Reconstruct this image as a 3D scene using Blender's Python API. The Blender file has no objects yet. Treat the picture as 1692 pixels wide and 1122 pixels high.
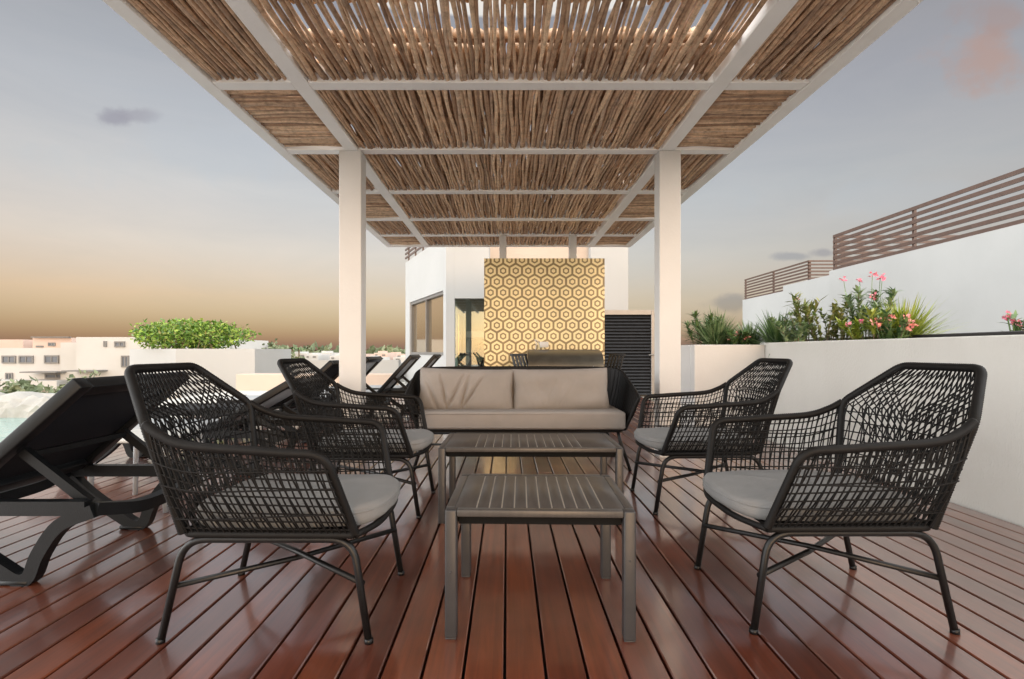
import bpy, bmesh, math, random
from mathutils import Vector, Matrix
R = math.radians
scene = bpy.context.scene
COL = scene.collection
random.seed(7)

# ------------------------------------------------------------------ camera
F, VX, VY, CH = 850.0, 838.0, 580.0, 0.9          # focal length in photo pixels, vanishing point, eye height
cam_d = bpy.data.cameras.new('camera')
cam = bpy.data.objects.new('camera', cam_d); COL.objects.link(cam)
cam.location = (0, 0, CH); cam.rotation_euler = (R(90), 0, 0)
cam_d.sensor_width = 36; cam_d.lens = F / 1692 * 36
cam_d.shift_x = (846 - VX) / 1692; cam_d.shift_y = (VY - 561) / 1692
cam_d.clip_start = 0.05; cam_d.clip_end = 6000
scene.camera = cam
scene.view_settings.view_transform = 'Standard'; scene.view_settings.look = 'None'
scene.view_settings.gamma = 1; EXPO = 0.72; scene.view_settings.exposure = EXPO
scene.cycles.use_denoising = True
scene.cycles.max_bounces = 10
scene.cycles.diffuse_bounces = 5
scene.cycles.sample_clamp_indirect = 6

def P(px, py, Z):
    return Vector(((px - VX) * Z / F, Z, CH - (py - VY) * Z / F))
def lin(r, g, b):
    f = lambda c: (c / 255 / 12.92) if c / 255 <= .04045 else ((c / 255 + .055) / 1.055) ** 2.4
    return (f(r), f(g), f(b), 1)

# ------------------------------------------------------------------ sky
SUN_EL, SUN_AZ = R(8), R(172)                    # sun low behind the viewer, a little to the right
w = bpy.data.worlds.new("World"); scene.world = w; w.use_nodes = True
nt = w.node_tree; nt.nodes.clear()
def N(t, kind, **kw):
    n = t.nodes.new(kind)
    for k, v in kw.items():
        if k.startswith('i_'):
            key = k[2:]; n.inputs[int(key) if key.isdigit() else key].default_value = v
        else: setattr(n, k, v)
    return n
def math_(t, op, a, b=None, c=None, clamp=False):
    n = t.nodes.new('ShaderNodeMath'); n.operation = op; n.use_clamp = clamp
    for i, v in enumerate((a, b, c)):
        if v is None: continue
        if isinstance(v, (int, float)): n.inputs[i].default_value = v
        else: t.links.new(v, n.inputs[i])
    return n.outputs[0]
def ramp(t, fac, stops, interp='LINEAR'):
    n = t.nodes.new('ShaderNodeValToRGB'); cr = n.color_ramp; cr.interpolation = interp
    while len(cr.elements) < len(stops): cr.elements.new(0.5)
    for e, (p, c) in zip(cr.elements, stops): e.position = p; e.color = c if len(c) == 4 else (*c, 1)
    if fac is not None: t.links.new(fac, n.inputs[0])
    return n.outputs[0]
def mixc(t, fac, a, b, mode='MIX'):
    n = t.nodes.new('ShaderNodeMix'); n.data_type = 'RGBA'; n.blend_type = mode
    for i, v in ((0, fac), (6, a), (7, b)):
        if isinstance(v, (int, float)): n.inputs[i].default_value = v
        elif isinstance(v, tuple): n.inputs[i].default_value = v
        else: t.links.new(v, n.inputs[i])
    return n.outputs[2]

tc = N(nt, 'ShaderNodeTexCoord'); sep = N(nt, 'ShaderNodeSeparateXYZ')
nt.links.new(tc.outputs['Generated'], sep.inputs[0])
X, Y, Z = sep.outputs
el = math_(nt, 'MAXIMUM', Z, 0.0)
def se(y): return (VY - y) / math.hypot(F, VY - y)
# what the Nishita layer adds on its own, from horizon to the top of the view
def tg(r, g, b, el_=.3):
    k = min(1, el_ / .5); nish = (.118 + .02 * k, .115 + .055 * k, .055 + .135 * k)
    return tuple(max(.004, c / 2 ** EXPO - n) for c, n in zip(lin(r, g, b)[:3], nish)) + (1,)
def stops(t): return [(se(y) if y < 580 else 0, tg(*c, se(y))) for y, c in t]
HIGH = [(.49, (.28, .28, .28, 1)), (.57, (.50, .44, .36, 1)), (.68, (.72, .66, .56, 1)), (.8, (1.25, 1.2, 1.12, 1)), (1, (1.35, 1.3, 1.22, 1))]  # sky above the view, brightened to light the deck and roof gaps
rl = ramp(nt, el, stops([(580, (154, 132, 108)), (562, (161, 135, 108)), (545, (172, 144, 114)), (500, (211, 174, 136)), (430, (221, 201, 177)),
                         (340, (213, 206, 194)), (230, (201, 201, 198)), (150, (193, 195, 195)), (30, (185, 187, 189))]) + HIGH)
rr = ramp(nt, el, stops([(580, (152, 133, 116)), (560, (157, 139, 122)), (530, (168, 149, 133)), (490, (180, 162, 142)), (430, (192, 181, 164)),
                         (340, (192, 189, 180)), (200, (185, 185, 184)), (100, (179, 181, 183)), (30, (177, 179, 182))]) + HIGH)
side = math_(nt, 'MULTIPLY_ADD', X, 0.75, 0.42, clamp=True)
front = mixc(nt, side, rl, rr)
# clouds: soft torn patches fixed in the sky
u_ = math_(nt, 'DIVIDE', X, math_(nt, 'MAXIMUM', Y, 0.02)); v_ = math_(nt, 'DIVIDE', Z, math_(nt, 'MAXIMUM', Y, 0.02))
nz = N(nt, 'ShaderNodeTexNoise', i_Scale=9.0, i_Detail=6.0, i_Roughness=.6)
nt.links.new(tc.outputs['Generated'], nz.inputs['Vector'])
wm = N(nt, 'ShaderNodeMapping'); wm.inputs['Scale'].default_value = (2.2, 2.2, 9.0); nt.links.new(tc.outputs['Generated'], wm.inputs[0])
wn = N(nt, 'ShaderNodeTexNoise', i_Scale=1.6, i_Detail=7.0, i_Roughness=.62, i_Distortion=.5); nt.links.new(wm.outputs[0], wn.inputs['Vector'])
sky = mixc(nt, 1.0, front, ramp(nt, wn.outputs[0], [(.28, (.93, .93, .945)), (.5, (1, 1, 1)), (.74, (1.08, 1.065, 1.05))]), 'MULTIPLY')   # thin torn haze
for px, py, sx, sy, col, amt in [(182, 198, 46, 20, (176, 171, 172), .8), (222, 192, 34, 12, (180, 175, 175), .6), (1640, 95, 105, 62, (203, 181, 171), .8), (1660, 30, 90, 40, (194, 178, 172), .6),
                                 (1205, 500, 52, 17, (146, 126, 118), .9), (1312, 424, 34, 8, (160, 148, 140), .75), (1362, 418, 30, 9, (160, 146, 138), .75),
                                 (330, 250, 260, 50, (205, 206, 204), .35), (1500, 330, 240, 40, (196, 196, 192), .35)]:
    a = math_(nt, 'DIVIDE', math_(nt, 'SUBTRACT', u_, (px - VX) / F), sx / F)
    b = math_(nt, 'DIVIDE', math_(nt, 'SUBTRACT', v_, (VY - py) / F), sy / F)
    d = math_(nt, 'SQRT', math_(nt, 'ADD', math_(nt, 'MULTIPLY', a, a), math_(nt, 'MULTIPLY', b, b)))
    d = math_(nt, 'ADD', d, math_(nt, 'MULTIPLY', math_(nt, 'SUBTRACT', nz.outputs[0], .5), 3.4))
    m = N(nt, 'ShaderNodeMapRange', interpolation_type='SMOOTHSTEP'); nt.links.new(d, m.inputs[0])
    m.inputs[1].default_value = 1.05; m.inputs[2].default_value = 0.25; m.inputs[3].default_value = 0; m.inputs[4].default_value = amt
    sky = mixc(nt, m.outputs[0], sky, tg(*col, se(py)))
# outside the view the sky is brightened to light the scene, warm behind the viewer
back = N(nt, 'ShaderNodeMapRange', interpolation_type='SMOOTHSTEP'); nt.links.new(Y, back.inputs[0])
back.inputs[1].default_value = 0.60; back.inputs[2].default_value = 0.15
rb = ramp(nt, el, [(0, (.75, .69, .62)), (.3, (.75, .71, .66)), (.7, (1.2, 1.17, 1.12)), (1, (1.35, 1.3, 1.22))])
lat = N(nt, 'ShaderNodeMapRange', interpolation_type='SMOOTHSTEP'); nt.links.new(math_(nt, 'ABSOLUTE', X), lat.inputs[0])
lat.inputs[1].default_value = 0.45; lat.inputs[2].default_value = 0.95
rs_ = ramp(nt, el, [(0, (4.3, 4.2, 4.05)), (.16, (4.1, 4.05, 4.0)), (.36, (2.7, 2.7, 2.7)), (.7, (1.8, 1.8, 1.8)), (1, (1.35, 1.3, 1.22))])   # extra brightness added at both sides to light the scene
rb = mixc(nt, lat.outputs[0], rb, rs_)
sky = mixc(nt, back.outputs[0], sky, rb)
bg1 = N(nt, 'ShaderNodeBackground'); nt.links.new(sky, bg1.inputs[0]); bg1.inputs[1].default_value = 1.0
st = N(nt, 'ShaderNodeTexSky', sky_type='NISHITA', sun_disc=False, sun_elevation=SUN_EL, sun_rotation=SUN_AZ, air_density=1.0, dust_density=1.5)
bg2 = N(nt, 'ShaderNodeBackground'); nt.links.new(st.outputs[0], bg2.inputs[0]); bg2.inputs[1].default_value = 0.05
add = N(nt, 'ShaderNodeAddShader'); out = N(nt, 'ShaderNodeOutputWorld')
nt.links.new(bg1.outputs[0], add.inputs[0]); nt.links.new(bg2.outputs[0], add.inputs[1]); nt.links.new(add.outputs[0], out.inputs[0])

sd = bpy.data.lights.new('sun', 'SUN'); sd.energy = 0.72; sd.angle = R(14); sd.color = (1, .64, .40)
so = bpy.data.objects.new('sun', sd); COL.objects.link(so)
sdir = Vector((math.sin(SUN_AZ) * math.cos(SUN_EL), math.cos(SUN_AZ) * math.cos(SUN_EL), math.sin(SUN_EL)))   # towards the sun
so.rotation_euler = sdir.to_track_quat('Z', 'Y').to_euler(); so.location = (3, -20, 8)

# ------------------------------------------------------------------ materials
def mat(name, col, rough=.6, var=.12, vscale=6.0, bump=0, bscale=60, spec=.5, metal=0, island=None, stretch=(1, 1, 1), coat=0, detail=5):
    m = bpy.data.materials.new(name); m.use_nodes = True; t = m.node_tree
    b = t.nodes['Principled BSDF']
    co = N(t, 'ShaderNodeTexCoord'); mp = N(t, 'ShaderNodeMapping'); mp.inputs['Scale'].default_value = stretch
    t.links.new(co.outputs['Object'], mp.inputs[0])
    n = N(t, 'ShaderNodeTexNoise', i_Scale=vscale, i_Detail=float(detail), i_Roughness=.6); t.links.new(mp.outputs[0], n.inputs['Vector'])
    lo = tuple(max(0, c * (1 - var)) for c in col[:3]) + (1,); hi = tuple(min(1, c * (1 + var)) for c in col[:3]) + (1,)
    c = ramp(t, n.outputs[0], [(.3, lo), (.7, hi)])
    if island:
        g = N(t, 'ShaderNodeNewGeometry')
        ic = ramp(t, g.outputs['Random Per Island'], [(i / max(1, len(island) - 1), k) for i, k in enumerate(island)])
        c = mixc(t, 1.0, ic, ramp(t, n.outputs[0], [(.25, (1 - 2 * var,) * 3), (.75, (1 + 2 * var,) * 3)]), 'MULTIPLY')
    t.links.new(c, b.inputs['Base Color'])
    b.inputs['Roughness'].default_value = rough; b.inputs['Metallic'].default_value = metal
    b.inputs['Specular IOR Level'].default_value = spec; b.inputs['Coat Weight'].default_value = coat
    if bump:
        n2 = N(t, 'ShaderNodeTexNoise', i_Scale=float(bscale), i_Detail=4.0); t.links.new(mp.outputs[0], n2.inputs['Vector'])
        bp = N(t, 'ShaderNodeBump', i_Strength=bump, i_Distance=.01); t.links.new(n2.outputs[0], bp.inputs['Height'])
        t.links.new(bp.outputs[0], b.inputs['Normal'])
    return m

M = {}
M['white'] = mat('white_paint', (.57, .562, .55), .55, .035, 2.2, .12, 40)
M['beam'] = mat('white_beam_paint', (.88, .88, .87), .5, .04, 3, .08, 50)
M['plaster'] = mat('white_plaster', (.43, .44, .44), .8, .04, .7, .25, 90)
M['beige'] = mat('beige_plaster', (.60, .595, .565), .85, .05, .8, .3, 80, stretch=(1.4, 1.4, .5))
M['peach'] = mat('peach_plaster', (.55, .46, .39), .85, .04, .8, .2, 60)
M['rattan'] = mat('dark_rattan', (.0052, .0046, .0044), .6, .25, 40, 0, spec=.22)
M['tube'] = mat('black_tube_paint', (.0045, .004, .004), .4, .4, 30, .1, 200, spec=.35)
M['cushion'] = mat('grey_cushion_fabric', (.20, .199, .196), .95, .06, 9, .5, 500)
M['sofa_fabric'] = mat('taupe_sofa_fabric', (.245, .221, .202), .95, .06, 6, .5, 500)
M['table'] = mat('taupe_powdercoat', (.029, .0275, .0285), .42, .12, 14, .05, 200)
M['table_top'] = mat('taupe_slats', (.052, .045, .040), .38, .16, 9, .05, 200, stretch=(6, 1, 1))
M['groove'] = mat('pale_groove', (.34, .30, .25), .5, .05)  # pale colour stands for the deck reflection seen between the slats
M['resin'] = mat('black_resin', (.0036, .0044, .0056), .45, .2, 20, .1, 160, spec=.28)
M['sling'] = mat('dark_sling_mesh', (.005, .0065, .010), .65, .15, 60, .3, 900, spec=.25)
M['greyresin'] = mat('grey_sling', (.36, .38, .40), .6, .08, 30)
M['whiteresin'] = mat('pale_grey_resin', (.55, .55, .53), .45, .05, 10)
M['louvre'] = mat('dark_louvre_metal', (.022, .023, .026), .4, .2, 8, metal=.3)
M['greymetal'] = mat('grey_metal', (.27, .26, .25), .45, .08, 8, metal=.3)
M['railing'] = mat('brown_railing', (.095, .058, .046), .5, .15, 8)
M['bbq'] = mat('dark_grill_steel', (.11, .105, .09), .3, .2, 5, .05, 60, metal=.6)
M['black'] = mat('black_metal', (.02, .02, .022), .45, .2, 12)
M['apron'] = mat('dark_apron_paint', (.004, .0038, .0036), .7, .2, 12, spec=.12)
M['soil'] = mat('soil', (.05, .035, .025), .95, .3, 20, .5, 60)
M['coping'] = mat('pale_stone_paving', (.56, .55, .52), .7, .08, 2, .2, 30)
M['rock'] = mat('white_rough_stone', (.40, .40, .385), .9, .14, 4, .8, 14)
M['earth'] = mat('dry_scrub_ground', (.17, .15, .11), .95, .3, .05, 0)
M['facade'] = mat('pale_facade', (.48, .475, .46), .85, .05, .3)
M['facade2'] = mat('pinkish_facade', (.55, .42, .36), .85, .08, .3)
M['winglass'] = mat('dark_window_glass', (.10, .11, .13), .12, .25, .8)
M['frame_grey'] = mat('dark_window_frame', (.16, .155, .15), .5, .1, 5)
M['cream'] = mat('cream_tile', (.84, .69, .39), .4, .07, 5, .1, 40)  # extra yellow: warm light on the wall put into the tile colour
M['ochre'] = mat('ochre_tile', (.225, .158, .065), .4, .22, 5, .1, 40)
M['roomwall'] = mat('green_grey_room_wall', (.30, .36, .33), .8, .08, 1)
M['roomfloor'] = mat('dark_room_floor', (.05, .055, .055), .4, .2, 2)
M['leaf_hedge'] = mat('bright_hedge_leaf', (.2, .3, .06), .5, .15, 3, island=[(.03, .10, .01, 1), (.10, .22, .02, 1), (.20, .36, .04, 1), (.32, .44, .07, 1), (.07, .16, .02, 1), (.16, .28, .05, 1), (.26, .24, .07, 1)])
M['leaf_dark'] = mat('dark_leaf', (.06, .1, .04), .5, .15, 3, island=[(.035, .09, .03, 1), (.09, .17, .05, 1), (.17, .26, .09, 1), (.05, .11, .035, 1)])
M['leaf_grey'] = mat('grey_green_leaf', (.12, .16, .08), .5, .15, 3, island=[(.06, .13, .05, 1), (.17, .27, .12, 1), (.32, .40, .22, 1), (.09, .17, .07, 1)])
M['leaf_yellow'] = mat('yellow_green_leaf', (.25, .3, .05), .45, .12, 3, island=[(.12, .2, .02, 1), (.30, .38, .05, 1), (.45, .48, .10, 1), (.2, .3, .04, 1)])
M['leaf_olive'] = mat('olive_leaf', (.16, .16, .06), .5, .12, 3, island=[(.09, .14, .03, 1), (.22, .27, .07, 1), (.33, .32, .11, 1), (.12, .19, .04, 1)])
M['leaf_far'] = mat('far_tree_leaf', (.1, .13, .07), .7, .12, 1, island=[(.07, .10, .05, 1), (.15, .19, .10, 1), (.20, .23, .14, 1)])
M['stem'] = mat('woody_stem', (.18, .14, .09), .8, .2, 10)
M['pink'] = mat('pink_petal', (.75, .16, .27), .5, .1, 5, island=[(.70, .10, .22, 1), (.85, .28, .38, 1), (.80, .20, .28, 1)])
M['coral'] = mat('coral_petal', (.8, .28, .22), .5, .1, 5, island=[(.75, .20, .17, 1), (.85, .38, .30, 1), (.80, .28, .30, 1)])

def wood_deck():
    m = bpy.data.materials.new('oiled_red_deck_wood'); m.use_nodes = True; t = m.node_tree; b = t.nodes['Principled BSDF']
    co = N(t, 'ShaderNodeTexCoord'); g = N(t, 'ShaderNodeNewGeometry')
    off = N(t, 'ShaderNodeVectorMath', operation='ADD'); t.links.new(co.outputs['Object'], off.inputs[0])
    cb = N(t, 'ShaderNodeCombineXYZ'); t.links.new(math_(t, 'MULTIPLY', g.outputs['Random Per Island'], 40.0), cb.inputs[1]); t.links.new(cb.outputs[0], off.inputs[1])
    mp = N(t, 'ShaderNodeMapping'); mp.inputs['Scale'].default_value = (60, 2.2, 20); t.links.new(off.outputs[0], mp.inputs[0])
    grain = N(t, 'ShaderNodeTexNoise', i_Scale=1.0, i_Detail=7.0, i_Roughness=.65, i_Distortion=.6); t.links.new(mp.outputs[0], grain.inputs['Vector'])
    blot = N(t, 'ShaderNodeTexNoise', i_Scale=2.3, i_Detail=5.0, i_Roughness=.6); t.links.new(off.outputs[0], blot.inputs['Vector'])
    bc = ramp(t, g.outputs['Random Per Island'], [(0, (.070, .014, .006)), (.2, (.135, .027, .008)), (.4, (.090, .018, .006)), (.6, (.165, .036, .009)), (.8, (.115, .023, .007)), (1, (.080, .016, .006))])
    c = mixc(t, 1.0, bc, ramp(t, grain.outputs[0], [(.25, (.5, .47, .46)), (.52, (1, 1, 1)), (.8, (1.45, 1.42, 1.4))]), 'MULTIPLY')
    c = mixc(t, .8, c, ramp(t, blot.outputs[0], [(.3, (.62, .58, .58)), (.5, (1, 1, 1)), (.75, (1.35, 1.42, 1.5))]), 'MULTIPLY')
    t.links.new(c, b.inputs['Base Color'])
    mp2 = N(t, 'ShaderNodeMapping'); mp2.inputs['Scale'].default_value = (3, .8, 1); t.links.new(off.outputs[0], mp2.inputs[0])
    sc = N(t, 'ShaderNodeTexNoise', i_Scale=1.6, i_Detail=4.0, i_Roughness=.55); t.links.new(mp2.outputs[0], sc.inputs['Vector'])
    t.links.new(ramp(t, sc.outputs[0], [(.3, (.30,) * 3), (.7, (.45,) * 3)]), b.inputs['Roughness'])
    b.inputs['Specular IOR Level'].default_value = .5; b.inputs['IOR'].default_value = 2.0; b.inputs['Coat Weight'].default_value = 1.0; b.inputs['Coat IOR'].default_value = 2.0
    sc2 = N(t, 'ShaderNodeTexNoise', i_Scale=3.4, i_Detail=8.0, i_Roughness=.68); t.links.new(off.outputs[0], sc2.inputs['Vector'])
    t.links.new(ramp(t, sc2.outputs[0], [(.32, (.08,) * 3), (.5, (.13,) * 3), (.7, (.27,) * 3)]), b.inputs['Coat Roughness'])
    bp = N(t, 'ShaderNodeBump', i_Strength=.09, i_Distance=.003); t.links.new(grain.outputs[0], bp.inputs['Height']); t.links.new(bp.outputs[0], b.inputs['Normal'])
    return m
M['deck'] = wood_deck()
def stick_mat():
    m = bpy.data.materials.new('peeled_stick_wood'); m.use_nodes = True; t = m.node_tree; b = t.nodes['Principled BSDF']
    co = N(t, 'ShaderNodeTexCoord'); g = N(t, 'ShaderNodeNewGeometry')
    n = N(t, 'ShaderNodeTexNoise', i_Scale=22.0, i_Detail=6.0, i_Roughness=.7); t.links.new(co.outputs['Object'], n.inputs['Vector'])
    c = ramp(t, g.outputs['Random Per Island'], [(0, (.34, .20, .12)), (.15, (.72, .50, .33)), (.3, (.54, .38, .26)), (.45, (.84, .62, .42)), (.6, (.30, .19, .125)), (.72, (.74, .56, .41)), (.86, (.46, .29, .175)), (1, (.80, .58, .40))])
    c = mixc(t, 1.0, c, ramp(t, n.outputs[0], [(.28, (.5, .47, .45)), (.5, (1, 1, 1)), (.75, (1.35, 1.33, 1.3))]), 'MULTIPLY')
    t.links.new(c, b.inputs['Base Color']); b.inputs['Roughness'].default_value = .75
    bp = N(t, 'ShaderNodeBump', i_Strength=.4, i_Distance=.004); t.links.new(n.outputs[0], bp.inputs['Height']); t.links.new(bp.outputs[0], b.inputs['Normal'])
    return m
M['stick'] = stick_mat()
def water_mat():
    m = mat('pool_water', (.24, .42, .41), .06, .1, .6); t = m.node_tree; b = t.nodes['Principled BSDF']
    co = N(t, 'ShaderNodeTexCoord'); n = N(t, 'ShaderNodeTexNoise', i_Scale=5.0, i_Detail=3.0); t.links.new(co.outputs['Object'], n.inputs['Vector'])
    bp = N(t, 'ShaderNodeBump', i_Strength=.15, i_Distance=.05); t.links.new(n.outputs[0], bp.inputs['Height']); t.links.new(bp.outputs[0], b.inputs['Normal'])
    return m
M['water'] = water_mat()
def glass_mat(name, tint, refl):
    m = bpy.data.materials.new(name); m.use_nodes = True; t = m.node_tree; t.nodes.clear()
    tr = N(t, 'ShaderNodeBsdfTransparent'); tr.inputs[0].default_value = tint
    gl = N(t, 'ShaderNodeBsdfGlossy'); gl.inputs['Roughness'].default_value = .02
    mx = N(t, 'ShaderNodeMixShader'); mx.inputs[0].default_value = refl; o = N(t, 'ShaderNodeOutputMaterial')
    t.links.new(tr.outputs[0], mx.inputs[1]); t.links.new(gl.outputs[0], mx.inputs[2]); t.links.new(mx.outputs[0], o.inputs[0])
    return m
M['glass'] = glass_mat('clear_glass', (.85, .92, .9, 1), .14)
M['mirrorglass'] = mat('reflective_window_glass', (.42, .34, .24), .05, .02, 1, metal=.75)

# ------------------------------------------------------------------ mesh helpers
class MB:
    def __init__(s): s.v = []; s.f = []; s.m = []; s.sm = []
    def add(s, vs, fs, mi=0, smooth=False):
        o = len(s.v); s.v += [tuple(v) for v in vs]
        for f in fs: s.f.append(tuple(i + o for i in f)); s.m.append(mi); s.sm.append(smooth)
    def box(s, x0, x1, y0, y1, z0, z1, mi=0):
        vs = [(x, y, z) for z in (z0, z1) for y in (y0, y1) for x in (x0, x1)]
        s.add(vs, [(0, 2, 3, 1), (4, 5, 7, 6), (0, 1, 5, 4), (2, 6, 7, 3), (0, 4, 6, 2), (1, 3, 7, 5)], mi)
    def rbox(s, x0, x1, y0, y1, z0, z1, r=.004, seg=2, mi=0, smooth=True):
        bm = bmesh.new(); bmesh.ops.create_cube(bm, size=1)
        for v in bm.verts: v.co = Vector(((x0 + x1) / 2 + v.co.x * (x1 - x0), (y0 + y1) / 2 + v.co.y * (y1 - y0), (z0 + z1) / 2 + v.co.z * (z1 - z0)))
        bmesh.ops.bevel(bm, geom=bm.edges[:], offset=r, segments=seg, profile=.5, affect='EDGES')
        s.bm(bm, mi, smooth)
    def bm(s, bm, mi=0, smooth=False):
        bm.verts.index_update(); s.add([v.co[:] for v in bm.verts], [[v.index for v in f.verts] for f in bm.faces], mi, smooth); bm.free()
    def bar(s, a, b, wd, ht, mi=0, up=(0, 0, 1)):
        a, b = Vector(a), Vector(b); d = (b - a).normalized(); u = Vector(up)
        sx = d.cross(u)
        if sx.length < 1e-4: sx = d.cross(Vector((1, 0, 0)))
        sx.normalize(); uz = sx.cross(d)
        vs = [p + sx * i * wd / 2 + uz * j * ht / 2 for p in (a, b) for i, j in ((-1, -1), (1, -1), (1, 1), (-1, 1))]
        s.add(vs, [(3, 2, 1, 0), (4, 5, 6, 7), (0, 1, 5, 4), (1, 2, 6, 5), (2, 3, 7, 6), (3, 0, 4, 7)], mi)
    def tube(s, pts, r, n=8, mi=0, cap=True, smooth=True, closed=False, ry=None, phase=0):
        pts = [Vector(p) for p in pts]; k = len(pts); rs = r if isinstance(r, (list, tuple)) else [r] * k
        tan = []
        for i in range(k):
            a = pts[(i - 1) % k] if (closed or i > 0) else pts[i]; b = pts[(i + 1) % k] if (closed or i < k - 1) else pts[i]
            t = b - a; tan.append(t.normalized() if t.length > 1e-9 else Vector((0, 0, 1)))
        ref = Vector((0, 0, 1)) if abs(tan[0].z) < .9 else Vector((0, 1, 0))
        nrm = (ref - tan[0] * ref.dot(tan[0])).normalized(); vs = []
        for i in range(k):
            nrm = nrm - tan[i] * nrm.dot(tan[i])
            if nrm.length < 1e-6: nrm = tan[i].orthogonal()
            nrm.normalize(); bn = tan[i].cross(nrm)
            for j in range(n):
                a = 2 * math.pi * j / n + phase
                vs.append(pts[i] + nrm * math.cos(a) * rs[i] + bn * math.sin(a) * rs[i] * (ry or 1))
        fs = [(i * n + j, i * n + (j + 1) % n, ((i + 1) % k) * n + (j + 1) % n, ((i + 1) % k) * n + j) for i in range(k if closed else k - 1) for j in range(n)]
        if cap and not closed: fs += [tuple(range(n - 1, -1, -1)), tuple(range((k - 1) * n, k * n))]
        s.add(vs, fs, mi, smooth)
    def grid(s, fn, nu, nv, mi=0, smooth=True, wrap=False):
        vs = [fn(i / nu, j / nv) for i in range(nu + 1) for j in range(nv + 1)]
        s.add(vs, [(i * (nv + 1) + j, (i + 1) * (nv + 1) + j, (i + 1) * (nv + 1) + j + 1, i * (nv + 1) + j + 1) for i in range(nu) for j in range(nv)], mi, smooth)
    def prism(s, poly, z0, z1, mi=0):
        n = len(poly); vs = [(x, y, z0) for x, y in poly] + [(x, y, z1) for x, y in poly]
        s.add(vs, [tuple(range(n - 1, -1, -1)), tuple(range(n, 2 * n))] + [(i, (i + 1) % n, (i + 1) % n + n, i + n) for i in range(n)], mi)
    def build(s, name, mats, parent=None):
        me = bpy.data.meshes.new(name); me.from_pydata(s.v, [], s.f)
        for m in (mats if isinstance(mats, (list, tuple)) else [mats]): me.materials.append(m)
        me.polygons.foreach_set('material_index', s.m); me.polygons.foreach_set('use_smooth', s.sm); me.update()
        o = bpy.data.objects.new(name, me); COL.objects.link(o)
        if parent: o.parent = parent
        return o
def tag(o, label=None, cat=None, group=None, kind=None):
    for k, v in (('label', label), ('category', cat), ('group', group), ('kind', kind)):
        if v: o[k] = v
    return o
def thing(name, label, cat, loc=(0, 0, 0), rz=0, group=None):
    o = bpy.data.objects.new(name, None); COL.objects.link(o); o.location = loc; o.rotation_euler = (0, 0, rz); o.empty_display_size = .2
    return tag(o, label, cat, group)
def copy_tree(o, parent=None):
    c = o.copy(); COL.objects.link(c)
    if parent: c.parent = parent
    for ch in list(o.children): copy_tree(ch, c)
    return c
def lerp(a, b, t): return a + (b - a) * t
def catmull(pts, per=8):
    pts = [Vector(p) for p in pts]; q = [pts[0] * 2 - pts[1]] + pts + [pts[-1] * 2 - pts[-2]]; o = []
    for i in range(1, len(q) - 2):
        for k in range(per):
            t = k / per; a, b, c, d = q[i - 1], q[i], q[i + 1], q[i + 2]
            o.append(.5 * ((2 * b) + (c - a) * t + (2 * a - 5 * b + 4 * c - d) * t * t + (3 * b - a - 3 * c + d) * t ** 3))
    return o + [pts[-1]]
def fillet(pts, r, n=6):
    pts = [Vector(p) for p in pts]; o = [pts[0]]
    for i in range(1, len(pts) - 1):
        a, b, c = pts[i - 1], pts[i], pts[i + 1]; rr_ = min(r, (a - b).length * .45, (c - b).length * .45)
        p, q = b + (a - b).normalized() * rr_, b + (c - b).normalized() * rr_
        for k in range(n + 1):
            t = k / n; o.append(p * (1 - t) ** 2 + b * 2 * t * (1 - t) + q * t * t)
    return o + [pts[-1]]
def resample(pts, step):
    pts = [Vector(p) for p in pts]; o = [pts[0]]; acc = 0
    for a, b in zip(pts, pts[1:]):
        L = (b - a).length
        if L < 1e-9: continue
        d = step - acc
        while d <= L: o.append(a + (b - a) * d / L); d += step
        acc = (acc + L) % step
    return o
def at_t(pts, t):
    L = [0]
    for a, b in zip(pts, pts[1:]): L.append(L[-1] + (b - a).length)
    x = max(0, min(1, t)) * L[-1]
    for i in range(len(pts) - 1):
        if x <= L[i + 1] or i == len(pts) - 2: return pts[i].lerp(pts[i + 1], (x - L[i]) / max(1e-9, L[i + 1] - L[i]))
rnd = random.random
def ru(a, b): return random.uniform(a, b)

# ------------------------------------------------------------------ ground, terrace, deck, pool
mb = MB(); S_ = 3000
mb.add([(-S_, -200, -7), (S_, -200, -7), (S_, S_, -7), (-S_, S_, -7)], [(0, 1, 2, 3)])
tag(mb.build('ground', M['earth']), kind='structure')
mb = MB(); mb.box(-6.4, 3.0, -16, 17, -.45, -.12); mb.box(-14, -6.4, -4, 8.0, -.45, -.12)
tag(mb.build('terrace_slab', M['coping']), kind='structure')
PITCH, GAP = .1154, .0085
mb = MB(); k0 = int(-4.4 / PITCH); k1 = int(2.75 / PITCH)
for k in range(k0, k1):
    x0 = -.007 + k * PITCH + GAP / 2; x1 = x0 + PITCH - GAP; y = -1.5 - rnd() * 2.5
    while y < 11.6:
        if y < -2.2: y = -2.2
        y2 = min(11.6, y + ru(4.5, 7.5)); zt = ru(-.0012, .0)
        c = .0034
        pr = [(x0, -.03), (x0, zt - c), (x0 + c, zt), (x1 - c, zt), (x1, zt - c), (x1, -.03)]
        vs = [(x, yy, z) for yy in (y, y2 - .0012) for x, z in pr]
        mb.add(vs, [(0, 1, 2, 3, 4, 5)[::1], (11, 10, 9, 8, 7, 6)] + [(i, i + 6, i + 7, i + 1) for i in range(5)])
        y = y2
tag(mb.build('deck_floor', M['deck']), kind='structure')
mb = MB(); mb.box(-4.42, 2.75, -2.2, 11.6, -.118, -.06)
tag(mb.build('deck_underside', M['black']), kind='structure')
mb = MB(); mb.box(-13, -4.85, 2.4, 7.4, -.118, -.055)
tag(mb.build('pool_water', M['water']), kind='structure')
mb = MB(); mb.box(-4.85, -4.425, 1.5, 7.4, -.115, -.004); mb.box(-13, -4.852, 1.5, 2.398, -.115, -.004)
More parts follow.
